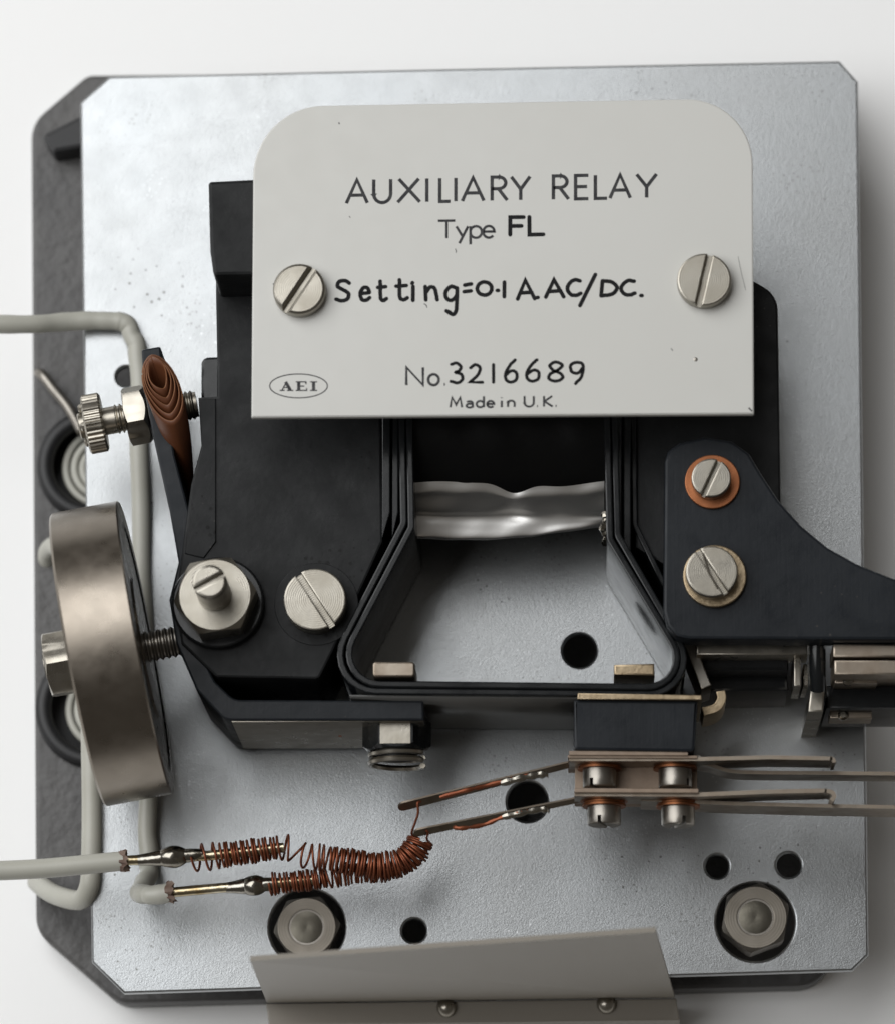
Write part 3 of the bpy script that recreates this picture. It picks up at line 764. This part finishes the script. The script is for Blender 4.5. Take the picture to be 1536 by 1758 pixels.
# right-hand springs
leaf('leaf_spring', [(976, 1303), (1200, 1303), (1320, 1300), (1428, 1302)], 0.32, ((25, 34.5), (26, 34.5)))
leaf('leaf_spring', spline([(1424, 1302), (1430, 1304), (1431, 1309)], 4), 0.3, ((26, 34.5), (26, 34.5)))
leaf('leaf_spring', spline([(1180, 1309), (1215, 1312), (1250, 1323), (1300, 1326), (1430, 1327), (1620, 1329)], 4), 0.3, ((23, 30), (22, 29)))
leaf('leaf_spring', [(985, 1363), (1200, 1364), (1320, 1359), (1418, 1357)], 0.34, ((25, 34), (26, 34)))
leaf('leaf_spring', spline([(1415, 1357), (1427, 1360), (1431, 1367), (1426, 1374)], 4), 0.34, ((27, 34), (27, 34)))
leaf('leaf_spring', [(1100, 1372), (1250, 1379), (1400, 1383), (1620, 1387)], 0.3, ((20, 30), (20, 30)))
# left-hand solder tags, tapering to a rounded nose
def tagleaf(p0, p1, w0, w1, zt, name):
    a, c = P(*p0, zt), P(*p1, zt); d = (c - a); L_ = d.length; d.normalize(); up = Vector((0.0, 0.45, 0.9)); up = (up - d * up.dot(d)).normalized()
    n = 14; V, F = [], []
    prof = [(i / n, w0 + (w1 - w0) * i / n) for i in range(n)] + [(1.0 - 0.0, w1), (1.012, w1 * 0.85), (1.024, w1 * 0.6), (1.03, w1 * 0.2)]
    th = d.cross(up) * 0.16
    for t, ww in prof:
        c0 = a + d * (L_ * t)
        for s1, s2 in ((1, 1), (-1, 1), (-1, -1), (1, -1)): V.append(tuple(c0 + up * ww * s1 + th * s2))
    for i in range(len(prof) - 1):
        for k in range(4):
            j = (k + 1) % 4; F.append((4 * i + k, 4 * i + j, 4 * i + 4 + j, 4 * i + 4 + k))
    F.append((0, 1, 2, 3)); F.append(tuple(4 * (len(prof) - 1) + k for k in range(4)))
    return obj(name, mb1((V, F)), 'nsilver', cs, smooth=30)
t1 = tagleaf((985, 1310), (692, 1384), 0.8, 1.15, 27, 'solder_tag')
t2 = tagleaf((1000, 1371), (718, 1429), 0.7, 1.0, 27, 'solder_tag')
def tagwire(pts, z, r, m, par, amp=0.6):
    q = spline([tuple(P(x, y, z + amp * math.sin(i * 2.1))) for i, (x, y) in enumerate(pts)], 5)
    return obj('lead_wire', mb1(tube(q, [r * (0.75 + 0.5 * abs(math.sin(i * 0.9))) for i in range(len(q))], 7)), m, par)
tagwire([(755, 1369), (800, 1357), (830, 1350), (870, 1340), (910, 1331), (938, 1328)], 29.0, 0.36, 'copper', t1)
tagwire([(860, 1345), (890, 1337), (920, 1331), (940, 1329)], 29.6, 0.55, 'solder', t1, 0.2)
tagwire([(778, 1420), (792, 1422), (830, 1416), (860, 1404), (895, 1395), (920, 1391)], 29.0, 0.34, 'copper', t2)
tagwire([(862, 1403), (890, 1397), (925, 1390), (942, 1391)], 29.2, 0.5, 'solder', t2, 0.2)
# four cheese-head screws pointing towards -Y, with copper washers
for (x, y, zz, rr, tw) in ((1028, 1319, 29, 2.75, 0.5), (1158, 1319, 29, 2.75, 2.3), (1036, 1383, 28, 2.75, 0.3), (1163, 1384, 28, 2.75, 2.8)):
    q = P(x, y, zz); T = frame((q.x, q.y, zz), (0, -1, 0.04), (0, 0, 1))
    mb = place(slotted(rr, 3.0, tw, 0.6, 1.3, 0.15, 0.3, 36), T @ Matrix.Translation((0, 0, 0.3)))
    s_ = obj('screw', mb, 'steel_dark', cs)
    mb = MB()
    for k, (r_w, h_) in enumerate(((3.9, 0.35), (3.4, 0.3), (3.6, 0.35))):
        mb.add(lathe([(r_w, 0), (r_w, h_)], 32), T @ Matrix.Translation((0, 0, -0.95 + k * 0.42)))
    obj('copper_washer', mb, 'copper_w', s_)
    obj('washer', mb1(box(-2.6, 2.6, -4.1, 4.1, -1.6, -1.05, 0.05), T), 'steel_dark', s_)

# ================================================================== SIDE CONTACTS (right, below arm)
q = P(1300, 1150, 0)
sd = thing('side_contact_block', 'dark stepped contact block with brass strips under the black arm', 'contact block', (q.x, q.y, 0))
obj('block', mb1(prism(P2([(1215, 1110), (1352, 1110), (1352, 1152), (1200, 1152)], 24), 6.0, 24, 0.6)), 'black', sd)
obj('step', mb1(prism(P2([(1200, 1150), (1350, 1150), (1352, 1185), (1205, 1188)], 18), 0.05, 18, 0.5)), 'blackgloss', sd)
obj('bracket', mb1(pbox(1195, 1098, 1386, 1124, 22, 30, 0.2)), 'steel_plain', sd)
obj('bracket', mb1(pbox(1362, 1126, 1374, 1178, 14, 27, 0.2)), 'steel_plain', sd)
obj('bracket', mb1(pbox(1378, 1140, 1386, 1178, 12, 24, 0.2)), 'steel_plain', sd)
obj('pin', mb1(tube([tuple(P(1402, 1095, 33)), tuple(P(1402, 1150, 33)), tuple(P(1403, 1184, 31))], [1.4, 1.4, 1.3], 16)), 'blackgloss', sd)
obj('post', mb1(prism(P2([(1390, 1186), (1415, 1186), (1412, 1222), (1386, 1222)], 28), 0.05, 28, 0.3)), 'steel_plain', sd)
obj('contact_strip', mb1(pbox(1429, 1106, 1620, 1128, 26, 37, 0.3)), 'nsilver', sd)
obj('contact_strip', mb1(pbox(1431, 1133, 1620, 1158, 24, 36, 0.3)), 'nsilver', sd)
obj('insulator', mb1(pbox(1418, 1176, 1620, 1216, 4, 24, 0.3)), 'blackgloss', sd)
for (x0, y0, x1, y1, zz) in ((1432, 1161, 1505, 1173, 30), (1424, 1221, 1496, 1233, 20)):
    s_ = obj('contact_spring', mb1(pbox(x0, y0, x1, y1, zz - 6, zz, 0.2)), 'nsilver', sd)
    q = P(x0 + 22, y0 + 7, zz)
    obj('contact_tip', mb1(lathe([(0.9, -0.2), (0.9, 0.5), (0.5, 0.8)], 14), Matrix.Translation((q.x, q.y, zz))), 'solder', s_)
# curved brass hook at the frame corner
hk = [(1184, 1105, 26), (1200, 1150, 25), (1214, 1185, 24)]
mb = MB()
V, F = [], []
hp = spline([(1180, 1100, 25), (1196, 1140, 25), (1212, 1180, 24.5)], 6)
mb.add(ribbon([P2([(p[0], p[1])], 27)[0] for p in hp], 0.9, 12, 27, 0.2))
hook = obj('hook_link', mb, 'steel_dark', None)
tag(hook, 'dark slanted link strip between strap frame corner and side contact block', 'link')
hp = spline([(1236, 1186), (1238, 1200), (1228, 1215), (1205, 1222)], 6)
bh = obj('brass_hook', mb1(ribbon([P2([p], 30)[0] for p in hp], 0.75, 18, 30, 0.15)), 'brass', None)
tag(bh, 'small curled brass hook beside the black insulator block', 'hook')

# ================================================================== WIRES
def wire_path(pts, n=8): return spline([tuple(P(x, y, z)) for x, y, z in pts], n)
def frayed(c, d, r, par):
    """ragged sleeve end at point c along direction d"""
    V, F = [], []; n = 22; d = Vector(d).normalized(); T = frame(c, d)
    for row, (rr, h) in enumerate(((r * 1.02, -0.8), (r * 1.12, 0.1), (r * 0.55, 0.3))):
        for i in range(n):
            a = 2 * math.pi * i / n; k = random.uniform(0.85, 1.18); hh = h + (random.uniform(-0.4, 0.9) if row == 1 else random.uniform(-0.1, 0.3))
            V.append((rr * k * math.cos(a), rr * k * math.sin(a), hh))
    for row in range(2):
        for i in range(n): j = (i + 1) % n; F.append((row * n + i, row * n + j, (row + 1) * n + j, (row + 1) * n + i))
    obj('frayed_end', mb1((V, F), T), 'fray', par, smooth=0)
def blob(c, d, L_, r):
    prof = []; n = 14
    for i in range(n + 1):
        t = i / n; prof.append((max(0.35, r * math.sin(math.pi * min(1, max(0, t))) ** 0.75 * (1.15 - 0.3 * t)), -L_ / 2 + L_ * t))
    v, f = lathe(prof, 22)
    v = [(p[0] * (1 + 0.05 * math.sin(1.6 * p[2] + 2 * math.atan2(p[1], p[0]))), p[1] * (1 + 0.08 * math.sin(1.3 * p[2] + 2)), p[2]) for p in v]
    mb = mb1((v, f), frame(c, d))
    v2, f2 = lathe([(0.9, -L_ * 0.85), (1.05, -L_ * 0.6), (1.3, -L_ * 0.35), (1.2, 0.0), (1.15, L_ * 0.4), (0.9, L_ * 0.7)], 18)
    mb.add((v2, f2), frame(c, d)); return mb
SR = 1.62
# wire A: enters left, over the plate edge, down, rises and turns right
q = P(240, 1000, 0)
wa = thing('sleeved_wire', 'long grey-white sleeved wire bent down along the plate to lower stub', 'wire', (q.x, q.y, 0.3))
pa = wire_path([(-60, 558, 8), (40, 556, 6), (120, 553, 3), (180, 550, 2.2), (214, 555, 2.0), (231, 578, 1.9), (236, 620, 1.9), (241, 760, 1.9), (247, 1000, 1.9), (252, 1250, 1.9), (256, 1420, 1.9), (256, 1480, 2.6), (250, 1512, 6.5), (243, 1530, 11.5), (244, 1535, 15.5), (258, 1536, 17.2), (292, 1533, 17.5)], 10)
pa = [p + np.array([0.22 * math.sin(i * 0.23) + 0.12 * math.sin(i * 0.61), 0.10 * math.sin(i * 0.31 + 1), 0]) for i, p in enumerate(pa)]
obj('sleeve', mb1(tube(pa, [SR * (1 + 0.025 * math.sin(i * 0.37) + 0.015 * math.sin(i * 1.1)) for i in range(len(pa))], 18)), 'sleeve', wa, smooth=60)
e = Vector(P(294, 1532, 17.5)); d = Vector(P(420, 1521, 18)) - e
frayed(e, d, SR, wa)
obj('bare_wire', mb1(tube(wire_path([(288, 1533, 17.5), (340, 1528, 17.7), (420, 1521, 18), (470, 1517, 18), (548, 1510, 18)], 8), 0.85, 14)), 'tinned', wa, smooth=60)
obj('solder_blob', blob(P(438, 1520, 18), d, 5.6, 1.75), 'solder', wa, smooth=60)
# wire B: comes straight in from the left at the front
q = P(140, 1484, 0)
wb = thing('sleeved_wire', 'short grey-white sleeved wire ending in the upper soldered copper coil', 'wire', (q.x, q.y, 18))
obj('sleeve', mb1(tube(wire_path([(-60, 1497, 24), (60, 1492, 23), (140, 1485, 22.5), (212, 1478, 22)], 8), SR, 18)), 'sleeve', wb, smooth=60)
e = Vector(P(213, 1478, 22)); d = Vector(P(300, 1470, 22)) - e
frayed(e, d, SR, wb)
obj('bare_wire', mb1(tube(wire_path([(208, 1478, 22), (260, 1475, 22), (300, 1471, 22), (340, 1470, 22), (400, 1465, 22), (488, 1455, 22)], 8), [0.85] * 41, 14)), 'tinned', wb, smooth=60)
obj('solder_blob', blob(P(299, 1471, 22), d, 7.0, 1.85), 'solder', wb, smooth=60)
# wire C: hangs behind the disc over the plate's edge
q = P(155, 1400, 0)
wc = thing('sleeved_wire', 'shaded grey sleeved wire running down behind the counterweight disc', 'wire', (q.x, q.y, -10))
pc = wire_path([(82, 962, -18.8), (84, 946, -16), (98, 938, -12), (130, 962, -6), (150, 1040, 0), (154, 1140, 1.9), (156, 1250, 1.9), (158, 1380, 1.9), (157, 1470, 1.8), (154, 1520, 1.7), (138, 1545, -1.5), (100, 1538, -8), (78, 1526, -13), (64, 1514, -18.8)], 10)
obj('sleeve', mb1(tube(pc, 1.7, 18)), 'sleeve', wc, smooth=60)

# ================================================================== COPPER COILS
def helix(nodes, turn_pts, rad, wire, per=22, squash=1.0):
    """nodes: (px,py,z) spline; turn_pts: list of (fraction along, turns, radius)"""
    cl = spline([tuple(P(*n)) for n in nodes], 30); cl = [Vector(c) for c in cl]
    s = [0]
    for a, b_ in zip(cl[:-1], cl[1:]): s.append(s[-1] + (b_ - a).length)
    s = np.array(s) / s[-1]; C = np.array([tuple(c) for c in cl])
    tf = np.array(turn_pts)
    N_ = int(tf[-1, 1] * per)
    turns = np.linspace(0, tf[-1, 1], N_)
    fr = np.interp(turns, tf[:, 1], tf[:, 0]); rr = np.interp(turns, tf[:, 1], tf[:, 2])
    pts = []
    for k in range(N_):
        c = Vector([np.interp(fr[k], s, C[:, j]) for j in range(3)]); c2 = Vector([np.interp(min(1, fr[k] + 0.02), s, C[:, j]) for j in range(3)]); c1 = Vector([np.interp(max(0, fr[k] - 0.02), s, C[:, j]) for j in range(3)])
        t = (c2 - c1).normalized(); u = (Vector((0, 0, 1)) - t * t.z).normalized(); v = t.cross(u)
        a = 2 * math.pi * turns[k]; jit = 1 + 0.06 * math.sin(turns[k] * 1.7) + 0.05 * math.sin(turns[k] * 0.61 + 1) 
        pts.append(c + (u * math.cos(a) * squash + v * math.sin(a)) * rr[k] * jit + t * 0.12 * math.sin(turns[k] * 2.3))
    return pts
hA = helix([(330, 1474, 22), (400, 1466, 22), (490, 1455, 22), (522, 1469, 22), (560, 1473, 22), (610, 1481, 21.5), (650, 1487, 21), (688, 1481, 21), (712, 1462, 21), (722, 1443, 21)],
           [(0, 0, 2.0), (0.055, 1, 2.0), (0.105, 2, 2.1), (0.14, 4, 2.0), (0.2, 8.5, 1.85), (0.36, 19, 1.85), (0.40, 20, 2.0), (0.47, 21, 2.0), (0.52, 22.2, 2.0), (0.58, 25, 2.0), (0.68, 32, 2.0), (0.86, 45, 2.2), (1.0, 57, 2.1)], 2, 0.22)
la = [Vector(P(715, 1437, 23)), Vector(P(707, 1431, 25)), Vector(P(713, 1412, 27)), Vector(P(718, 1395, 28)), Vector(P(717, 1379, 28.5)), Vector(P(722, 1376, 28))]
pthA = hA + [Vector(p) for p in spline([tuple(hA[-1])] + [tuple(p) for p in la], 6)[1:]]
ca = obj('copper_coil', mb1(tube(pthA, 0.21, 7)), 'copper', None, smooth=60)
tag(ca, 'upper coiled copper pigtail wire stretched loose in its middle, from solder joint to leaf tag', 'copper coil', 'copper pigtail coils')
hB = helix([(463, 1518, 18), (505, 1514, 18), (548, 1509, 18), (585, 1502, 18), (630, 1498, 17.5), (665, 1497, 16.8), (702, 1480, 16.8), (724, 1452, 17.5)],
           [(0, 0, 1.7), (0.12, 5, 1.6), (0.30, 16, 1.6), (0.36, 19, 1.65), (0.42, 20.5, 1.85), (0.5, 24, 1.65), (0.66, 32, 1.5), (1.0, 48, 1.4)], 2, 0.2)
lb = [Vector(P(730, 1447, 22)), Vector(P(742, 1451, 24)), Vector(P(733, 1441, 26)), Vector(P(735, 1430, 28)), Vector(P(732, 1426, 28.5))]
pthB = hB + [Vector(p) for p in spline([tuple(hB[-1])] + [tuple(p) for p in lb], 6)[1:]]
cb = obj('copper_coil', mb1(tube(pthB, 0.20, 7)), 'copper', None, smooth=60)
tag(cb, 'lower tight copper pigtail coil joining the other coil near the leaf tags', 'copper coil', 'copper pigtail coils')

# ================================================================== END COVER (bottom)
def plate3(q4, th):
    a, b_, c_, d_ = [Vector(p) for p in q4]; n = (b_ - a).cross(d_ - a).normalized() * th
    V = [tuple(p) for p in (a, b_, c_, d_)] + [tuple(p + n) for p in (a, b_, c_, d_)]
    return V, [(0, 1, 2, 3), (4, 5, 6, 7), (0, 1, 5, 4), (1, 2, 6, 5), (2, 3, 7, 6), (3, 0, 4, 7)]
q = P(790, 1720, Z_CASE)
ec = thing('end_cover', 'sloping beige metal cover at the foot of the mounting plate', 'cover', (q.x, q.y, Z_CASE))
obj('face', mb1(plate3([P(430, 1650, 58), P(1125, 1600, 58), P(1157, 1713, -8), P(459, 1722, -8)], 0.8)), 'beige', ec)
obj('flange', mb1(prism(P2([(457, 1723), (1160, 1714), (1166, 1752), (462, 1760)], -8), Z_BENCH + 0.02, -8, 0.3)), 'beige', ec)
for x, y in ((766, 1728), (1040, 1722)):
    q = P(x, y, -6)
    obj('screw', mb1(lathe([(1.7, 0), (1.6, 0.7), (1.2, 1.3), (0.6, 1.65), (0.02, 1.75)], 24), Matrix.Translation((q.x, q.y, -8.02))), 'steel_plain', ec)

# ================================================================== CABLE HOLES IN THE CASE
for k, (hc, rr, lab) in enumerate(((h1, 8.6, 'black rubber grommet with grey cable strands above the counterweight disc'), (h2, 9.4, 'black rubber grommet with grey cable strands behind the counterweight disc'))):
    g = thing('cable_grommet', lab, 'grommet', (hc.x, hc.y, Z_CASE - 3), 'cable grommets in the case floor')
    ring = [(hc.x + rr * math.cos(a), hc.y + rr * math.sin(a), Z_CASE + 0.6) for a in np.linspace(0, 2 * math.pi, 49)]
    obj('rubber_ring', mb1(tube(ring, 1.5, 12, caps=False)), 'rubber', g, smooth=60)
    obj('hole_shade', mb1(lathe([(rr + 0.2, -24.9), (rr + 0.2, -24.2)], 32), Matrix.Translation((hc.x, hc.y, 0))), 'rubber', g)  # black disc added; the darkness of the hole is put into its colour
    for q_, (ra, zz) in enumerate(((6.3, -19.5), (4.9, -18.2), (3.6, -17.2), (2.3, -16.6))):
        sp = [(hc.x + 1.2 + 0.25 * q_ + ra * math.cos(a), hc.y - 0.3 * q_ + ra * 1.05 * math.sin(a), zz + 0.5 * math.cos(a * 1.5)) for a in np.linspace(math.radians(40 + 12 * q_), math.radians(330 - 10 * q_), 40)]
        obj('strand', mb1(tube(sp, 0.72, 10)), 'sleeve', g, smooth=60)
# loose dark lead and bar on the case, upper left
dl = obj('loose_lead', mb1(tube(wire_path([(66, 640, -18.6), (74, 645, -16.8), (92, 668, -16.2), (118, 700, -15.5), (140, 740, -14)], 8), 0.9, 12)), 'steel_dark', None, smooth=60)
tag(dl, 'thin blurred grey lead slanting into the upper cable grommet', 'lead')
db = obj('latch_bar', mb1(prism(P2(fillet([(70, 232, 8), (165, 185, 8), (165, 250, 8), (92, 262, 8)]), -12), Z_CASE + 0.02, -12, 0.8)), 'rubber', None)
tag(db, 'black bar on the case floor at the clipped plate corner', 'bar')
